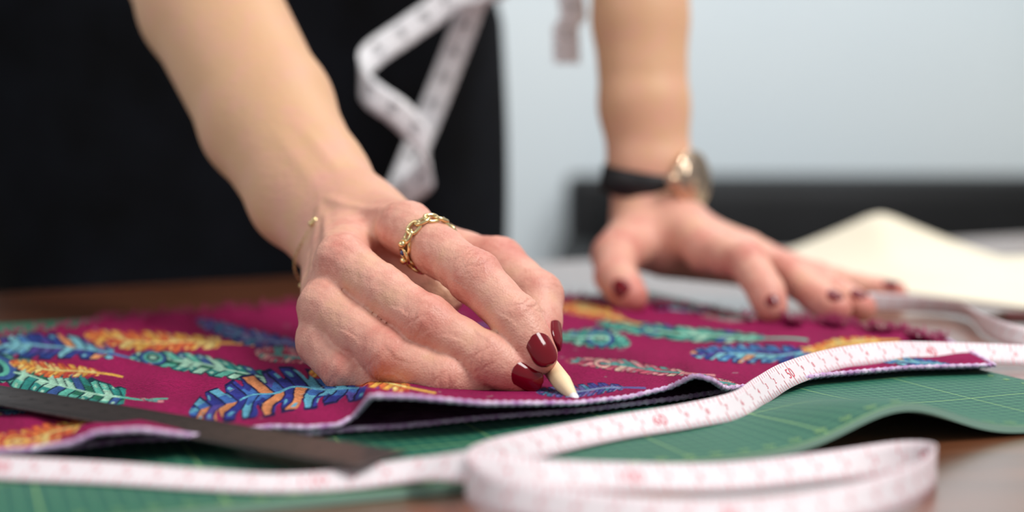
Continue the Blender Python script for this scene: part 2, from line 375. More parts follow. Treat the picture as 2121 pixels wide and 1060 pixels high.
for (x0,y0,yy0),(x1,y1,yy1),am,wd_ in (((610,250,.70),(735,400,.66),.0006,.003),((560,260,.70),(690,430,.655),.0005,.0035)):
    a=P(x0,y0,yy0); b=P(x1,y1,yy1); ba=b-a; t=np.clip(((co-a)@ba)/(ba@ba),0,1); rr=np.linalg.norm(co-(a+t[:,None]*ba)-no*np.sum((co-(a+t[:,None]*ba))*no,1)[:,None],axis=1)
    co=co+no*((no[:,1]<0)*am*np.exp(-(rr/wd_)**2)*np.sin(np.pi*t))[:,None]
VA=np.vstack([co,v2,v3]); FA=np.vstack([fq,q2+len(co),q3+len(co)+len(v2)])
person=mk('person',VA,FA,M['skin'])
tag(person,'person in black dress leaning over the table, marking fabric, other hand flat on it','person')
rd=np.zeros(len(VA))
for H,sc in ((NH,1.),(FH,.98)):
    for nm,js in H.items():
        for k,(J,r_) in enumerate(js):
            dd=np.linalg.norm(VA-J,axis=1); amp={0:.70,1:.92,2:.70,3:.92}[k]
            rd=np.maximum(rd,sc*amp*np.exp(-(dd/(r_*1.6))**2))
        for (a,ra_),(b,rb_) in zip(js[:-1],js[1:]):
            dd=np.linalg.norm(VA-(a+b)/2,axis=1); rd=np.maximum(rd,.48*np.exp(-(dd/.024)**2))
for c,s_ in ((nw,.04),(fw,.05)): rd=np.maximum(rd,.36*np.exp(-(np.linalg.norm(VA-c,axis=1)/s_)**2))
for c in (P(1440,500,.87),P(760,560,.62)): rd=np.maximum(rd,.50*np.exp(-(np.linalg.norm(VA-c,axis=1)/.045)**2))
at=person.data.attributes.new('ruddy','FLOAT','POINT'); at.data.foreach_set('value',rd.astype(np.float32))
# nails
def nail(J0,J1,n,L,W,back=.0075):
    (a,_),(b,r)=J0,J1; d=unit(b-a); n=np.asarray(n,float); n=unit(n-d*(n@d)); s=np.cross(d,n)
    nu,nvv=15,17; V=[]; 
    for layer in (0,1):
        for j in range(nvv):
            t=j/(nvv-1); x=-back+t*L
            wd=W/2*(min(1,(t/.12)**.5*.25+.75) if t<.12 else 1)*(1 if t<.55 else math.sqrt(max(0.03,1-((t-.55)/.46)**2.3)))
            hh=r*1.03+.0003-(max(0,x+.001)**2)/(2*r)*.55
            for i in range(nu):
                u=-1+2*i/(nu-1); R_=W*.58; ang=u*wd/R_
                p=b+d*x+s*(R_*math.sin(ang))+n*(hh-R_*(1-math.cos(ang))+ (0.00045 if layer==0 else -.0006))
                V.append(p)
    F=[]; N=nu*nvv
    for j in range(nvv-1):
        for i in range(nu-1):
            q=j*nu+i; F.append((q,q+1,q+nu+1,q+nu)); F.append((N+q,N+q+nu,N+q+nu+1,N+q+1))
    ring=[i for i in range(nu)]+[j*nu+nu-1 for j in range(1,nvv)]+[(nvv-1)*nu+i for i in range(nu-2,-1,-1)]+[j*nu for j in range(nvv-2,0,-1)]
    for a_,b_ in zip(ring,ring[1:]+ring[:1]): F.append((a_,N+a_,N+b_,b_))
    o=mk('nail',V,F,M['nail'],person); o['label']='dark red polished fingernail'; return o
nail(NH['index'][2],NH['index'][3],(.30,-.85,.40),.0150,.0122,.0072)
nail(NH['middle'][2],NH['middle'][3],(.25,-.85,.15),.0132,.0112,.0038)
nail(NH['thumb'][2],NH['thumb'][3],(.93,-.42,.1),.0150,.0125,.009)
nail(FH['thumb'][2],FH['thumb'][3],(-.45,-.75,.35),.0130,.0120)
nail(FH['index'][2],FH['index'][3],(-.1,-.7,.6),.0112,.0100)
nail(FH['middle'][2],FH['middle'][3],(.1,-.7,.6),.0112,.0100)
nail(FH['ring'][2],FH['ring'][3],(.1,-.7,.6),.0108,.0095)
nail(FH['pinky'][2],FH['pinky'][3],(.0,-.7,.7),.0095,.0080)
# dress, hair, shoes
fd=Field((-.55,.76,.32),(.12,1.52,1.42),.006); r=tuple(slice(0,x) for x in fd.n); X,Y,Z=fd.ax(r)
d=torso(X,Y,Z,0,.003).astype(np.float32); fd.F=np.minimum(fd.F,np.maximum(np.maximum(d,.36-Z),Z-1.37))
for c in (shR,shL): fd.add(cap(c,c,.056),.03)
v,f=fd.mesh(); o=mk('dress',v,f,M['dress'],person); o['label']='black sleeveless dress'
fh=Field((-.26,.80,1.38),(.02,1.12,1.72),.006)
for a,b,r1,r2 in (((-.13,.975,1.585),(-.125,.955,1.60),.090,.088),((-.15,1.02,1.56),(-.155,1.035,1.44),.06,.045),((-.16,1.075,1.60),(-.16,1.08,1.60),.045,.045)): fh.add(cap(a,b,r1,r2),.03)
v,f=fh.mesh(); mk('hair',v,f,M['hair'],person)
for sx,sy in ((-.30,1.19),(-.13,1.27)):
    fs=Field((sx-.08,sy-.22,-.005),(sx+.12,sy+.07,.09),.004); fs.add(cap((sx,sy,.045),(sx+.04,sy-.13,.038),.042,.034),.01)
    r=tuple(slice(0,x) for x in fs.n); X,Y,Z=fs.ax(r); fs.F=np.maximum(np.maximum(fs.F,.003-Z+0*X),Z-.075+0*X).astype(np.float32)
    v,f=fs.mesh(); mk('shoe',v,f,M['sofa'],person)
for s in (-1,1):
    c=np.array([-.105,.862,1.556])+np.array([.86,.5,0])*s*.031+np.array([-.004,0.004,0])
    v,f=tube([c+np.array([0,.006,0]),c,c+np.array([0,-.003,0])],[.011,.011,.004],12); mk('eye',v,f,M['white_gem'],person)
# ------------------------------------------------------------------ room
def slab(name,c,s,m): o=mk(name,*box(c,s),m,None,False); return struct(o)
slab('floor',(0,.9,-.05),(7,7,.1),M['floor'])
slab('wall_back',(0,3.05,1.3),(7,.1,2.6),M['wall'])
slab('wall_right',(1.36,2.55,1.3),(.5,.9,2.6),M['walls'])
slab('baseboard_back',(-.6,2.99,.05),(5,.02,.1),M['ceil'])
so=empty('sofa',(.64,2.6,0),'long low black leather sofa against the pale wall behind the flat hand','sofa')
mk('base',*box((.62,2.62,.26),(.96,.62,.24),.03),M['sofa'],so)
mk('backrest',*box((.60,2.86,.52),(.98,.18,.48),.02),M['sofa'],so)
mk('back_cushion',*box((.61,2.73,.595),(.86,.14,.33),.04,None),M['sofa'],so)
mk('seat_cushion',*box((.60,2.55,.43),(.86,.50,.13),.04),M['sofa'],so)
mk('armrest',*box((.14,2.62,.40),(.10,.64,.48),.04),M['sofa'],so)
for x in (.17,1.05):
    for y in (2.38,2.86): mk('leg',*box((x,y,.07),(.05,.05,.14),.008),M['metal'],so)
# table
ed=unit([.863,.505,0]); en=np.array([ed[1],-ed[0],0]); E0=np.array([-.338,.935,0]); Rt=np.stack([ed,-en,[0,0,1]],1)
def tp(s,d,z): q=E0+ed*s+en*d; return np.array([q[0],q[1],z])
tb=empty('work_table',tp(.25,.6,0),'glossy dark brown wooden work table under the green mat','table')
mk('tabletop',*box(tp(.25,.62,T-.0175),(2.1,1.24,.035),.003,Rt),M['table'],tb,False)
for s in (-.7,1.2):
    for d_ in (.08,1.16): mk('leg',*box(tp(s,d_,.3575),(.06,.06,.715),.004,Rt),M['tleg'],tb,False)
for d_ in (.10,1.14): mk('apron',*box(tp(.25,d_,T-.075),(1.84,.02,.08),.002,Rt),M['tleg'],tb,False)
# ------------------------------------------------------------------ cutting mat
mu=unit([.929,.37,0]); mn=np.array([-mu[1],mu[0],0]); MA=G(400,1055,.003); MA=np.array([MA[0],MA[1],T])
def mbump(u,n):
    uu=np.asarray(u)
    return .0125*np.exp(-((uu-.240)/.030)**2)*np.exp(-(np.asarray(n)/.05)**2)+.0012*np.exp(-((uu-.33)/.03)**2)*np.exp(-(np.asarray(n)/.05)**2)
U=np.linspace(-.24,.36,241); N_=np.linspace(0,.42,121)
th=.0026
UU,NN=np.meshgrid(U,N_,indexing='ij'); z=mbump(UU,NN)
top=MA+UU[...,None]*mu+NN[...,None]*mn; top[...,2]=T+.0004+z+th; bot=top.copy(); bot[...,2]-=th
nu,nn=UU.shape; idt=np.arange(nu*nn).reshape(nu,nn)
f=np.stack([idt[:-1,:-1],idt[1:,:-1],idt[1:,1:],idt[:-1,1:]],-1).reshape(-1,4); V=top.reshape(-1,3)
cm=empty('cutting_mat',MA,'green self-healing cutting mat with a yellow-green grid, front edge curling up','cutting mat')
ms=o=mk('mat_surface',V,f,M['green'],cm); uvl=o.data.uv_layers.new(name='UVMap')
li=np.zeros(len(o.data.loops),np.int32); o.data.loops.foreach_get('vertex_index',li)
uvv=np.stack([UU.ravel()+.24,NN.ravel()+.0],1)[li]; uvl.data.foreach_set('uv',uvv.ravel().astype(np.float32))
Vb=bot.reshape(-1,3); ring=np.r_[idt[:,0],idt[-1,1:],idt[::-1,-1][1:],idt[0,::-1][1:-1]]
m_=len(ring); Vt=V[ring]+[0,0,-.00002]; Vbb=Vb[ring]
F_=[(i,m_+i,m_+(i+1)%m_,(i+1)%m_) for i in range(m_)]
mb=MB(); mb.add(np.vstack([Vt,Vbb]),F_); mb.add(Vb,f[:,::-1]); mb.build('mat_core',M['edgegreen'],cm,False)
def on_mat(u,n,dz=.0003):
    p=MA+u*mu+n*mn; p[2]=T+.0004+th+mbump(u,n)+dz; return p
GC={}
def glyph(s):
    if s in GC: return GC[s]
    c=bpy.data.curves.new('t','FONT'); c.body=s; c.size=1; c.align_x='CENTER'; c.resolution_u=3
    ob=bpy.data.objects.new('t',c); COL.objects.link(ob); bpy.context.view_layer.update()
    m=bpy.data.meshes.new_from_object(ob.evaluated_get(bpy.context.evaluated_depsgraph_get()))
    v=np.array([q.co[:] for q in m.vertices]); fs=[list(p.vertices) for p in m.polygons]
    bpy.data.objects.remove(ob); bpy.data.curves.remove(c); bpy.data.meshes.remove(m)
    GC[s]=(v,fs); return GC[s]
mb=MB()
for k in range(0,58,1):
    v,fs=glyph(str(k)); sz=.0045
    mb.add([on_mat(-.23+.01*k-q[0]*sz,.0062-q[1]*sz) for q in v],fs)
for k in range(1,38):
    v,fs=glyph(str(k)); mb.add([on_mat(.352-q[0]*.0045,.01*k-q[1]*.0045) for q in v],fs)
mb.build('printed_numbers',M['matmark'],ms,False)
# ------------------------------------------------------------------ printed fabric
def interp_pts(pts,t): pts=np.array(pts,float); return [np.interp(t,pts[:,0],pts[:,k]) for k in range(1,pts.shape[1])]
up=[(-60,938,.002),(60,932,.002),(150,918,.004),(200,896,.007),(290,890,.008),(370,900,.005),(420,905,.002),(490,893,.001),(560,884,.0008),(640,886,.0008),(700,881,.001),(735,862,.003),(768,820,.0135),(850,822,.0125),(1000,836,.008),(1190,835,.0035),(1300,823,.002),(1385,803,.004),(1440,777,.0105),(1474,786,.009),(1500,805,.003),(1600,794,.001),(1700,777,.001),(1880,761,.001),(2060,756,.001)]
low=[(-60,945),(60,940),(150,930),(260,915),(410,908),(480,900),(560,889),(640,900),(730,892),(830,886),(1000,868),(1200,853),(1400,828),(1500,812),(1600,799),(1700,781),(1880,765),(2060,760)]
far=[(-60,706),(100,684),(240,660),(430,645),(620,630),(900,615),(1180,612),(1350,628),(1500,648),(1650,663),(1750,672),(1850,686),(1960,706)]
Z0=.0062
def cloth(ed_,nc,nr,base,lift=True):
    t=np.linspace(0,1,nc); nx=-60+2120*t
    if lift: ny,lz=interp_pts(ed_,nx)
    else: ny,=interp_pts(ed_,nx); lz=0*nx
    if lift:
        k=np.ones(9)/9; pad=lambda a:np.convolve(np.pad(a,4,'edge'),k,'valid'); ny=pad(ny); lz=pad(lz)
    fx=-60+2020*t; fy,=interp_pts(far,fx); fy=fy+2.0*np.sin(fx*.05)+1.6*np.sin(fx*.13+1)+1.2*np.sin(fx*.41)
    v=np.linspace(0,1,nr)[None,:]
    PX=nx[:,None]*(1-v)+fx[:,None]*v; PY=ny[:,None]*(1-v)+fy[:,None]*v
    dist=(ny[:,None]-PY)
    Zz=base+lz[:,None]*np.exp(-(dist/24)**1.6)
    if lift: Zz=Zz+.0013*np.sin(PX*.011+PY*.05)*np.sin(PY*.06+1)*np.clip(v*4,0,1)+.0005*np.sin(PX*.05+PY*.02)*np.clip(v*4,0,1)+.0014*np.exp(-((v-1)/.05)**2)*(1+np.sin(fx*.07)[:,None])
    W=G(PX,PY,Zz); idx=np.arange(nc*nr).reshape(nc,nr)
    F=np.stack([idx[:-1,:-1],idx[1:,:-1],idx[1:,1:],idx[:-1,1:]],-1).reshape(-1,4)
    return W,F,PX,PY
W,F,PX,PY=cloth(up,1200,320,Z0)
fab=empty('printed_fabric',G(900,750,.004),'magenta fabric printed with blue, teal and orange feathers, folded double on the mat','fabric')
col=np.zeros(PX.shape+(3,)); BASE=lin((148,22,80)); col[:]=BASE
def smooth_noise(fx,fy,ph,n=5):
    s=0
    for i in range(n):
        a=rng.uniform(0,2*math.pi); s=s+np.sin(PX*fx*math.cos(a)*rng.uniform(.6,1.5)+PY*fy*math.sin(a)*rng.uniform(.6,1.5)+rng.uniform(0,6)+ph)
    return s/n**.5
n1=smooth_noise(.05,.14,0,6); n2=smooth_noise(.25,.6,1,6); n3=smooth_noise(.03,.09,2,5)
grain=rng.normal(0,1,PX.shape)
def C(*a): c=lin(a); g=c.mean(); return (c*.88+g*.12)*.85
PAL=dict(
 blue=[C(34,62,150),C(60,124,190),C(18,22,78),C(120,196,210),C(232,150,84),C(84,60,150)],
 indigo=[C(40,50,150),C(86,70,165),C(20,20,80),C(90,180,210),C(230,140,80),C(50,110,190)],
 teal=[C(30,150,140),C(90,196,172),C(10,62,78),C(170,226,196),C(50,90,160),C(30,116,90)],
 fire=[C(240,110,34),C(250,186,54),C(196,40,38),C(250,222,124),C(222,64,50),C(238,140,40)],
 viol=[C(66,66,150),C(104,98,172),C(34,26,86),C(126,144,192),C(54,130,165),C(140,78,144)],
 pink=[C(220,88,116),C(240,150,156),C(106,16,58),C(84,170,164),C(242,196,176),C(176,52,90)])
def feather(x0,y0,x1,y1,hw,pal,seed=0,eye=.78,loose=.2):
    p=PAL[pal]; hw=hw*.94; dx,dy=x1-x0,y1-y0; L=math.hypot(dx,dy); a=((PX-x0)*dx+(PY-y0)*dy)/L**2; c=(-(PX-x0)*dy+(PY-y0)*dx)/L
    c=c-.26*hw*np.sin(a*4+seed)+hw*.05*n1
    ac=np.clip(a,0,1); prof=np.sin(np.pi*np.clip(ac,.0,1)**.75)**.5*(.60+.55*ac)
    sd=np.where(c>0,1,0); nb=7+seed%4; saw=((a*nb-np.abs(c)/hw*(.9+.2*sd)+sd*.4+seed*.3+.08*n1)%1)
    prof=prof*(1-loose*1.2*np.clip((saw-.62)/.3,0,1)*(ac<.93))
    b=np.abs(c)/(hw*prof+1e-6); m=(a>.05)&(a<1)&(b<1)
    ph=a*(14+seed%5)-np.abs(c)/hw*(1.5+.5*ac)+.10*n1+.03*n2
    k=np.floor(ph).astype(int); h_=(np.sin((k*12.9898+seed*7+sd*3.1))*43758.5)%1
    cc=np.where((h_<.45)[...,None],p[0],p[1]); cc=np.where(((h_>.68)&(h_<.8))[...,None],p[3],cc); cc=np.where((h_>.88)[...,None],p[4],cc)
    inner=(b<.42+.06*n1); h2=(h_*7)%1
    cc=np.where((inner&(h2<.35))[...,None],p[5],cc); cc=np.where((inner&(h2>.85))[...,None],p[3],cc)
    fr=ph%1; cc=np.where((fr<.18)[...,None],p[2],cc); cc=cc*(1+.35*(fr-.55))[...,None]
    dots=(np.abs(fr-.6)<.16)&(np.abs(b-.68)<.10)&(h2>.5); cc=np.where(dots[...,None],p[3],cc)
    cc=np.where((b>.88)[...,None],p[2],cc)
    if eye:
        e=np.sqrt(((a-eye)*L/(hw*1.25))**2+(c/(hw*.66))**2)+.03*n1
        for rr,q in ((1,p[2]),(.88,p[4]),(.64,p[1]),(.44,p[2]),(.22,p[3])): cc=np.where(((e<rr)&m)[...,None],q,cc)
    cc=np.where(((np.abs(c)<1.8)&(a<.72))[...,None],p[3],cc)
    cc=cc*(1+.10*n2)[...,None]
    col[m]=np.clip(cc[m],0,1)
    s=(a>-.20)&(a<.08)&(np.abs(c)<2.2); col[s]=p[1]
for a in ((250,742,-80,692,36,'blue',1,0,.3),(470,716,175,690,28,'fire',2,0,.4),(630,716,405,668,24,'viol',3,.7,.3),(278,816,-70,760,46,'teal',4,.84,.2),(215,778,20,748,20,'fire',27,0,.4),
          (590,782,268,740,26,'teal',5,.85,.2),(775,800,390,846,58,'indigo',6,0,.4),(640,752,530,722,24,'pink',7,0,.3),(1150,688,1305,716,27,'teal',8,.6,.3),
          (1600,702,1235,670,20,'teal',9,.7,.2),(1715,722,1430,738,26,'blue',10,0,.35),(1430,770,1170,750,17,'pink',11,.7,.3),(1300,662,1150,634,20,'fire',12,0,.3),
          (1830,706,1660,722,17,'fire',13,0,.3),(1300,806,1110,808,17,'viol',14,0,.4),(175,880,-60,926,34,'fire',15,.6,.3),(430,910,225,896,12,'viol',16,0,.2),(1970,752,1760,742,12,'blue',17,0,.3),
          (860,800,640,770,28,'fire',18,.6,.3),(800,652,680,648,12,'teal',19,.5,.2),(1010,668,1120,640,16,'blue',20,.5,.3),(1530,800,1440,774,10,'pink',21,0,.2),
          (1570,660,1450,654,10,'pink',22,0,.3),(330,830,288,826,4,'pink',23,0,.2),(1380,642,1490,636,9,'blue',24,0,.3),(80,852,-60,846,14,'blue',26,0,.3)):
    feather(*a)
for i in range(70):
    x,y=rng.uniform(0,1950),rng.uniform(650,870); a=rng.uniform(-.5,.5); dx=(PX-x)*math.cos(a)+(PY-y)*math.sin(a); dy=-(PX-x)*math.sin(a)+(PY-y)*math.cos(a)
    m=(np.abs(dx)<rng.uniform(2,8))&(np.abs(dy)<.9); col[m]=col[m]*.6+.16
# ink soaked softly into the cloth
for _ in range(1):
    q=np.pad(col,((1,1),(1,1),(0,0)),'edge'); col=(q[1:-1,1:-1]*2+q[:-2,1:-1]+q[2:,1:-1]+q[1:-1,:-2]+q[1:-1,2:])/6
col=np.clip(col*(1+.09*n3+.10*grain)[...,None],0,1)
o=mk('top_layer',W.reshape(-1,3),F,M['fabric'],fab)
ca=o.data.color_attributes.new('Col','FLOAT_COLOR','POINT'); ca.data.foreach_set('color',np.concatenate([col.reshape(-1,3),np.ones((col.shape[0]*col.shape[1],1))],1).astype(np.float32).ravel())
W2,F2,_,_=cloth([(a,b) for a,b in low],400,60,.0042,False)
o=mk('bottom_layer',W2.reshape(-1,3),F2,M['under'],fab)
def serge(line,name,r=.0009):
    line=crom(line[::6],.0012); n=len(line); ph=np.arange(n)*2.1
    mb=MB(); mb.add(*tube(line,r*(1+.25*np.sin(ph)),7))
    t,u,w=frames(line); hel=line+(r*1.0)*(np.cos(ph)[:,None]*u+np.sin(ph)[:,None]*w); mb.add(*tube(hel,.00035,4)); mb.build(name,M['serge'],fab)
serge(W[:,0],'serged_edge',.0010); serge(W2[:,0]+[0,0,.0006],'serged_edge',.0011)
sd=np.array([W[-1,j] for j in range(0,320,12)]); 
v,f=tube(crom(sd,.0015),.0009,6); mk('serged_edge',v,f,M['serge'],fab)
mb=MB()
for i in range(900):
    j=rng.integers(5,1195); p=W[j,-1].copy(); 
    if i>700: p=W[rng.integers(950,1199),-1].copy()
    a=rng.uniform(0,2*math.pi); L=rng.uniform(.002,.009); q=p+np.array([math.cos(a)*L*.6,abs(math.sin(a))*L,rng.uniform(0,.0045)]); m_=(p+q)/2+rng.normal(0,.0012,3)
    mb.add(*tube([p,m_,q],.00028,3))
o=mb.build('frayed_threads',M['fray'],fab); o['kind']='stuff'
# ------------------------------------------------------------------ ribbons (tape measures)
class Ribbon:
    def __init__(s,Cn,Wd,w):
        s.C=Cn; s.w=w; s.s=np.r_[0,np.cumsum(np.linalg.norm(np.diff(Cn,axis=0),axis=1))]
        s.W=Wd/np.linalg.norm(Wd,axis=1)[:,None]; t=np.gradient(Cn,axis=0); t/=np.linalg.norm(t,axis=1)[:,None]
        n=np.cross(t,s.W); s.N=n/(np.linalg.norm(n,axis=1)[:,None]+1e-9)
    def at(s,x,y,off):
        i=lambda A:np.array([np.interp(x,s.s,A[:,k]) for k in range(3)])
        return i(s.C)+i(s.W)*y+unit(i(s.N))*off
    def body(s,name,m,parent,th=.00035):
        n=len(s.C); cols=np.linspace(-.5,.5,5)*s.w; V=[]
        for sg in (1,-1):
            for k,y in enumerate(cols): V.append(s.C+s.W*y+s.N*(th/2*sg))
        V=np.array(V).transpose(1,0,2).reshape(-1,3); F=[]; L=[0,1,2,3,4,9,8,7,6,5]
        for i in range(n-1):
            for a,b in zip(L,L[1:]+L[:1]): F.append((i*10+a,i*10+b,(i+1)*10+b,(i+1)*10+a))
        F.append(tuple(L)); F.append(tuple((n-1)*10+q for q in L[::-1])); return mk(name,V,F,m,parent)
    def rect(s,mb,x0,x1,y0,y1,off=.00028):
        ny=max(1,int(abs(y1-y0)/.004)); 
        for sg in (1,-1):
            ys=np.linspace(y0,y1,ny+1)
            V=[s.at(x,y,off*sg) for y in ys for x in (x0,x1)]; mb.add(V,[(2*k,2*k+1,2*k+3,2*k+2) for k in range(ny)])
    def text(s,mb,txt,x,y,size,rot=0,both=True,off=.0003):
        v,fs=glyph(txt); c,sn=math.cos(rot),math.sin(rot); yo=.35
        for sg in ((1,-1) if both else (1,)):
            V=[]
            for q in v:
                a=q[0]*size*sg; b=(q[1]-yo)*size; V.append(s.at(x+a*c-b*sn,y+a*sn+b*c,off*sg))
            mb.add(V,fs)
tw=.0106
tpts=[(1795,624,.004,100),(1900,630,.001,110),(1990,640,.001,120),(2040,672,.001,95),(2130,700,.001,60),(2300,708,.001,60),(2460,724,.001,90),(2420,748,.001,120),(2250,742,.001,130),
 (2121,735,.002,130),(1990,730,.0035,130),(1860,728,.0065,132),(1740,742,.0065,132),(1640,772,.006,130),(1580,806,.0045,125),(1530,838,.0035,128),(1420,862,.0035,138),(1260,888,.0035,142),(1110,920,.0035,135),(1010,950,.0035,115),
 (967,980,.0035,90),(1000,1016,.0035,75),(1130,1044,.003,55),(1350,1066,.002,46),(1560,1066,.001,44),(1760,1040,.001,52),(1895,1000,.001,75),(1938,958,.001,90),
 (1875,948,.001,112),(1720,966,.001,134),(1500,988,.001,140),(1280,988,.003,138),(1100,982,.0055,134),(960,966,.007,138),(850,974,.0045,152),(700,994,.0033,160),(560,1000,.0033,162),(400,992,.0033,160),(230,980,.0033,157),(60,972,.0033,154),(-120,962,.0033,154)]
pts=[]
for px,py,z,th_ in tpts:
    q=G(px,py,z+tw/2*math.sin(math.radians(th_))+.0003); pts.append([*q,math.radians(th_)])
D=crom(pts,.0018); Cn=D[:,:3]; th_=D[:,3]; t=np.gradient(Cn,axis=0); t[:,2]=0; t/=np.linalg.norm(t,axis=1)[:,None]
left=np.stack([-t[:,1],t[:,0],0*t[:,0]],1); Wd=np.cos(th_)[:,None]*left+np.sin(th_)[:,None]*np.array([0,0,1.])
rb_=Ribbon(Cn,Wd,tw)
te=empty('tape_measure',Cn[len(Cn)//2],'white tape measure with pink scale, looping across the green mat in the foreground','tape measure')
tbnd=rb_.body('band',M['tape'],te)
s40=rb_.s[np.argmin(np.linalg.norm(Cn-G(1945,727,.01),axis=1))]
mbr=MB(); mbp=MB()
kk=int(math.ceil((0-s40)/.01))
while s40+kk*.01<rb_.s[-1]-.002:
    s_=s40+kk*.01; n=abs(40+kk)
    if s_>.002:
        rb_.rect(mbr,s_-.00018,s_+.00018,-.5*tw,(-.5+.36)*tw)
        rb_.rect(mbr,s_-.00018,s_+.00018,.5*tw,(.5-.36)*tw)
        for h_ in (.0025,.005,.0075): rb_.rect(mbp,s_+h_-.00015,s_+h_+.00015,-.5*tw,(-.5+(.20 if h_!=.005 else .30))*tw); rb_.rect(mbp,s_+h_-.00015,s_+h_+.00015,.5*tw,(.5-(.18))*tw)
        if n%10==0: rb_.text(mbr,str(n),s_+.0008,0.0002,.0062,0)
        else: rb_.text(mbr,str(n%10),s_-.0018,.0003,.0034,0)
    kk+=1
mbr.build('scale_print',M['red'],tbnd,False); mbp.build('scale_print',M['pink'],tbnd,False)
# hanging tape around the neck
def Q(px,py,Y,w): return [*P(px,py,Y),*w]
hw_=[Q(1174,132,.965,(1,.25,0)),Q(1172,60,.965,(1,.25,.0)),Q(1168,-60,.965,(1,.2,0)),
 [-.045,.955,1.20,.9,.3,.2],[-.075,.965,1.36,.9,.3,.4],[-.075,1.00,1.435,.6,.5,.7],[-.125,1.045,1.455,.1,.2,1],[-.195,1.02,1.44,-.5,.3,.8],[-.215,.945,1.38,-.9,.0,.5],
 [-.13,.925,1.20,-.95,.1,.1],
 Q(1010,-100,.99,(-.95,.1,.2)),Q(978,10,1.0,(-.91,.1,.35)),Q(925,150,1.01,(-.91,.1,.38)),Q(868,290,1.01,(-.9,.2,.4)),Q(822,390,1.0,(-.6,.5,.5)),Q(812,412,.985,(-.3,.3,.9)),
 Q(840,398,.97,(-.62,0,.78)),Q(876,370,.962,(-.6,0,.8)),Q(890,338,.960,(-.2,0,1)),Q(878,292,.955,(.35,0,.9)),Q(828,236,.95,(.6,0,.8)),Q(772,196,.95,(.45,0,.88)),Q(745,158,.96,(0,0,1)),
 Q(770,114,.97,(-.5,0,.86)),Q(850,58,.98,(-.57,0,.82)),Q(925,0,.985,(-.6,0,.8)),Q(1000,-110,.985,(-.8,0,.6)),[-.115,.915,1.20,-.95,.1,.1],[-.20,.935,1.375,-.9,.0,.5],[-.185,1.02,1.45,-.5,.3,.8]]
D=crom(hw_,.003); hb=Ribbon(D[:,:3],D[:,3:],.0185)
ht=empty('tape_measure',(-.125,1.0,1.45),'white tape measure with black numbers hanging twisted in front of the black dress','tape measure')
hbnd=hb.body('band',M['tapeg'],ht,.0004)
mb=MB(); s_=.01; n=1
while s_<hb.s[-1]-.005:
    hb.rect(mb,s_-.0003,s_+.0003,-.5*hb.w,-.32*hb.w)
    if n%2==0: hb.text(mb,str(n%100),s_,.0008,.0095,math.pi/2)
    s_+=.01; n+=1
mb.build('scale_print',M['blk'],hbnd,False)
# ------------------------------------------------------------------ steel ruler
zr=.0092
c1,c2=G(842,938,zr),G(706,968,zr); dr=unit(G(0,800,zr)-c1); pr=unit(np.cross([0,0,1.],dr)); 
if pr@(c2-c1)<0: pr=-pr
Lr=.34; wr=.0235
Rr=np.stack([dr,pr,np.cross(dr,pr)],1)
ru=empty('ruler',c1,'dark steel ruler lying across the feather fabric and the mat at left','ruler')
bl=mk('blade',*box(c1+dr*Lr/2+pr*wr/2,(Lr,wr,.0010),.0003,Rr),M['steel'],ru,False)
mb=MB()
for k in range(0,330):
    h_=.0075 if k%10==0 else (.0055 if k%5==0 else .0035); w_=.00011
    for base_,sg in ((wr-.0004,-1),(.0004,1)):
        if sg==1 and k%2: continue
        a=c1+dr*(.006+k*.001)+pr*base_; V=[a-dr*w_,a+dr*w_,a+dr*w_+pr*sg*h_,a-dr*w_+pr*sg*h_]; mb.add([q+[0,0,.00056] for q in V],[(0,1,2,3)])
for k in range(0,33):
    v,fs=glyph(str(k)); a=c1+dr*(.006+k*.01)+pr*(wr*.5); mb.add([a+dr*(q[0]*.0042)+pr*((q[1]-.35)*.0042)*1+[0,0,.00056] for q in v],fs)
mb.build('engraved_scale',M['tick'],bl,False)
# ------------------------------------------------------------------ chalk pencil
tip=G(1197,834,.0072); d_=unit(P(1126,742,.565)-tip)
ck=empty('chalk_pencil',tip,'short cream chalk pencil with a white tip, pinched in the right hand','chalk pencil')
v,f=tube([tip+d_*.0045,tip+d_*.010,tip+d_*.0165,tip+d_*.0200,tip+d_*.045],[.0016,.0024,.0033,.0037,.0037],20); mk('wooden_shaft',v,f,M['cream'],ck)
v,f=tube([tip,tip+d_*.0008,tip+d_*.0025,tip+d_*.0055],[.0005,.0012,.0015,.0019],14); mk('chalk_tip',v,f,M['chalk'],ck)
# ------------------------------------------------------------------ jewellery
def loopframe(ax,ud): ax=unit(ax); u=np.asarray(ud,float); u=unit(u-ax*(u@ax)); return ax,u,np.cross(ax,u)
def link_chain(parent,c,ax,ra_,rb_,ud,n,L,Wl,wire,m,name='link',tl=.55):
    ax,u,w=loopframe(ax,ud)
    for k in range(n):
        a=2*math.pi*k/n; p=c+u*ra_*math.cos(a)+w*rb_*math.sin(a); t=unit(-u*ra_*math.sin(a)+w*rb_*math.cos(a)); o_=unit(np.cross(t,ax))
        tilt=(tl if k%2 else -tl); s=unit(ax*math.cos(tilt)+o_*math.sin(tilt)); q=np.linspace(0,2*math.pi,18,endpoint=False)
        v,f=tube([p+t*L*math.copysign(abs(math.cos(x))**.8,math.cos(x))+s*Wl*math.copysign(abs(math.sin(x))**.8,math.sin(x)) for x in q],wire,7,True); mk(name,v,f,m,parent)
ia,ib=NH['index'][0][0],NH['index'][1][0]; fa=unit(ib-ia)
rc=ia+(ib-ia)*.34
rg=empty('chain_ring',rc,'chunky gold chain link ring with a small blue stone on the index finger','ring')
rax=unit(fa+np.array([-.10,0,.10])); 
link_chain(rg,rc,rax,.0115,.0115,(0,-1,.3),16,.0030,.0025,.00085,M['gold'],tl=.25)
gp=rc+unit(np.array([-.45,-.85,-.35])-rax*(np.array([-.45,-.85,-.35])@rax))*.0126
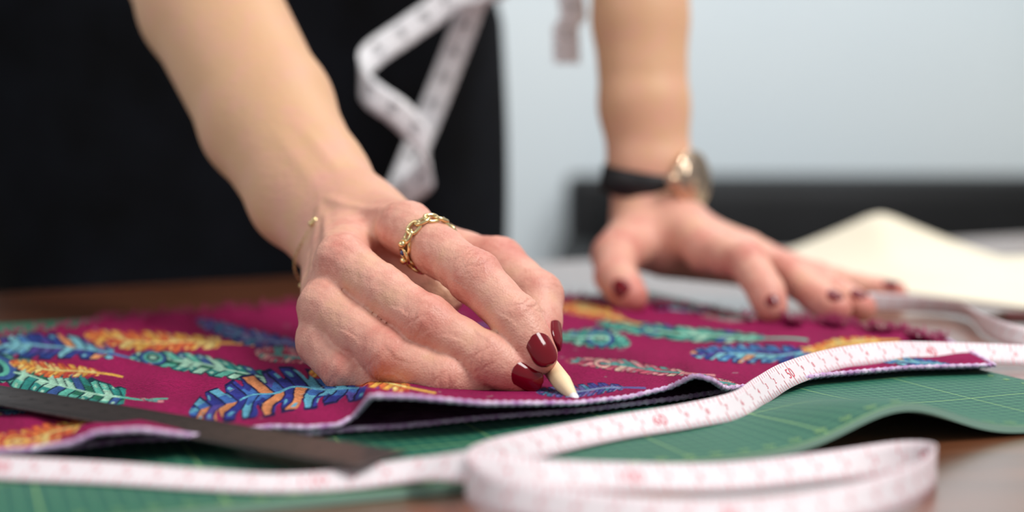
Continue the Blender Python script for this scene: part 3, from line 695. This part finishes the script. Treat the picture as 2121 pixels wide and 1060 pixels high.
gn=unit(gp-rc)
def gemball(c,r,m,name,par,gn):
    pts=[c-gn*r,c-gn*r*.5,c,c+gn*r*.6,c+gn*r*.9]; v,f=tube(pts,[r*.3,r*.9,r,r*.8,r*.3],12); return mk(name,v,f,m,par)
v,f=tube([gp+unit(rax)*.0019*math.cos(x)+np.cross(gn,rax)*.0019*math.sin(x) for x in np.linspace(0,2*math.pi,20,endpoint=False)],.0006,7,True); sg_=mk('stone_setting',v,f,M['gold'],rg)
gemball(gp,.0013,M['gem'],'blue_stone',sg_,gn)
e1=unit(np.cross(gn,rax))
for s in (-1,1): gemball(gp+e1*s*.0038,.0017,M['gold'],'bead',rg,gn)
bc=P(712,506,.660); bax=unit(unit(nw-arm1[2][0])+np.array([.0,-.35,-.25]))
br=empty('chain_bracelet',bc,'fine gold chain bracelet glinting at the wrist behind the knuckles of the right hand','bracelet')
link_chain(br,bc,bax,.0266,.0188,wdir,90,.0012,.0006,.00018,M['gold'])
_,bu,bw=loopframe(bax,wdir)
for tx,ty in ((680,487),(683,498),(640,570),(637,586)):
    tgt=unit(P(tx,ty,.655)-CAM); best=None
    for a in np.linspace(0,2*math.pi,360,endpoint=False):
        p=bc+bu*.0272*math.cos(a)+bw*.0198*math.sin(a); dd=np.linalg.norm(unit(p-CAM)-tgt)
        if best is None or dd<best[0]: best=(dd,p,unit(p-bc))
    gemball(best[1]+best[2]*.0012,.0016,M['gold'],'charm',br,best[2])
# ------------------------------------------------------------------ wristwatch
wc=P(1343,378,.906); wax=unit(np.array([.12,-.10,1.])); 
wt=empty('wristwatch',wc,'pale gold wristwatch with a grey dial and black leather strap on the left wrist','watch')
u_=unit(np.array([1,0,-.12])); w_=np.cross(wax,u_)
a=np.linspace(0,2*math.pi,64,endpoint=False); V=[];F=[]
prof=[(.0000,-.0088),(.0018,-.0078),(.0022,0),(.0018,.0078),(.0000,.0088)]
for x in a:
    for ro,h_ in prof: V.append(wc+(u_*(.0286+ro)*math.cos(x)+w_*(.0232+ro)*math.sin(x))+wax*h_)
for i in range(64):
    for j in range(5): F.append((i*5+j,i*5+(j+1)%5,((i+1)%64)*5+(j+1)%5,((i+1)%64)*5+j))
mk('strap',V,F,M['strap'],wt)
cn=unit([.76,-.64,.10]); cc=wc+cn*.0280+np.array([.003,0,0]); Rb=basis(cn)
def disc(c,prof,m,name,n=40,sm=True,par=None):
    v,f=tube([c+cn*h for h,_ in prof],[r for _,r in prof],n); return mk(name,v,f,m,par or wt,sm)
disc(cc,[(-.0035,.0145),(-.0032,.0165),(.0,.0182),(.0030,.0182),(.0042,.0175),(.0042,.0160),(.0030,.0158)],M['rose'],'case')
dl=disc(cc,[(.0031,.0157),(.0033,.0157)],M['dial'],'dial',sm=False)
mb=MB()
for k in range(12):
    x=2*math.pi*k/12; dirv=Rb[:,0]*math.sin(x)+Rb[:,1]*math.cos(x); sd_=np.cross(cn,dirv); p=cc+cn*.0036
    mb.add([p+dirv*.0118-sd_*.0004,p+dirv*.0118+sd_*.0004,p+dirv*.0145+sd_*.0004,p+dirv*.0145-sd_*.0004],[(0,1,2,3)])
mb.build('hour_marks',M['dialmark'],dl,False)
for x,L in ((5.2,.0075),(.9,.0108)):
    dirv=Rb[:,0]*math.sin(x)+Rb[:,1]*math.cos(x); v,f=tube([cc+cn*.0039-dirv*.002,cc+cn*.0039+dirv*L],[.0005,.0003],6); mk('watch_hand',v,f,M['rose'],dl)
disc(cc,[(.0044,.0158),(.0050,.0152),(.0052,.0120)],M['glass'],'crystal',sm=False)
cd=-Rb[:,0] if Rb[0,0]>0 else Rb[:,0]
v,f=tube([cc+cd*.0175,cc+cd*.0190,cc+cd*.0192,cc+cd*.0225,cc+cd*.0230],[.0015,.0015,.0036,.0036,.0026],16); mk('crown',v,f,M['rose'],wt)
for s in (-1,1):
    for q in (-.006,.006): v,f=tube([cc+Rb[:,0]*s*.0130+wax*q,cc+Rb[:,0]*s*.0190-cn*.004+wax*q],[.0016,.0012],8); mk('lug',v,f,M['rose'],wt)
# ------------------------------------------------------------------ paper and brown pencil
nx_,ny_=80,50
a=np.linspace(0,1,nx_)[:,None]; b=np.linspace(0,1,ny_)[None,:]
nl,nr_=G(1690,583,.001),G(2420,672,.001); fl,fr=P(1560,503,1.16),P(2420,516,1.08)
fl[2]=T+.002; fr[2]=T+.004
Pp=(nl*(1-a[...,None])+nr_*a[...,None])*(1-b[...,None])+(fl*(1-a[...,None])+fr*a[...,None])*b[...,None]
pk=.32; q_=np.clip(1-np.abs(a-pk)/.30,0,1); q_=np.where(q_>.9,.9+(q_-.9)*.5,q_)**1.15
Pp[...,2]+=.040*q_*np.clip((b-.2)/.8,0,1)**1.2+.008*np.clip(b-.2,0,1)*np.clip(1-np.abs(a-.75)/.4,0,1)
idx=np.arange(nx_*ny_).reshape(nx_,ny_); F=np.stack([idx[:-1,:-1],idx[1:,:-1],idx[1:,1:],idx[:-1,1:]],-1).reshape(-1,4)
o=mk('pattern_paper',Pp.reshape(-1,3),F,M['paper']); sm_=o.modifiers.new('t','SOLIDIFY'); sm_.thickness=.0006
tag(o,'cream sheet of pattern paper with a raised corner on the table behind the tape','paper')
p0,p1=G(2035,655,.005),G(2330,662,.005)
bp_=empty('brown_pencil',p0,'dark red-brown pencil lying in front of the cream paper at right','pencil')
d_=unit(p1-p0); v,f=tube([p0+d_*.012,p0+d_*.15],.0036,6); mk('shaft',v,f,M['brownpen'],bp_,False)
v,f=tube([p0,p0+d_*.003,p0+d_*.012],[.0005,.0012,.0035],10); mk('point',v,f,M['tleg'],bp_)
# ------------------------------------------------------------------ light and camera
w=bpy.data.worlds.new('World'); SC.world=w; w.use_nodes=True; bg=w.node_tree.nodes['Background']; bg.inputs[0].default_value=(.93,.96,1.0,1); bg.inputs[1].default_value=.46
def area(loc,tgt,size,e,colr,sy=None):
    l=bpy.data.lights.new('Area','AREA'); l.shape='RECTANGLE'; l.size=size; l.size_y=sy or size; l.energy=e; l.color=colr
    o=bpy.data.objects.new('Area',l); COL.objects.link(o); o.location=loc; o.rotation_euler=(Vector(tgt)-Vector(loc)).to_track_quat('-Z','Y').to_euler()
area((.95,.20,2.35),(.0,.7,.8),.7,32,(1,.98,.95))
area((-1.5,-.4,2.0),(-.05,.7,.8),1.2,9,(1,.97,.94))
area((.2,1.9,2.55),(.4,3.05,1.0),1.8,40,(.98,.99,1))
cd_=bpy.data.cameras.new('Camera'); cd_.lens=50; cd_.sensor_width=36; cd_.clip_start=.02
cd_.dof.use_dof=True; cd_.dof.focus_distance=.565; cd_.dof.aperture_fstop=3.6
co_=bpy.data.objects.new('Camera',cd_); COL.objects.link(co_); co_.location=CAM; co_.rotation_euler=(math.pi/2-pit,0,0); SC.camera=co_
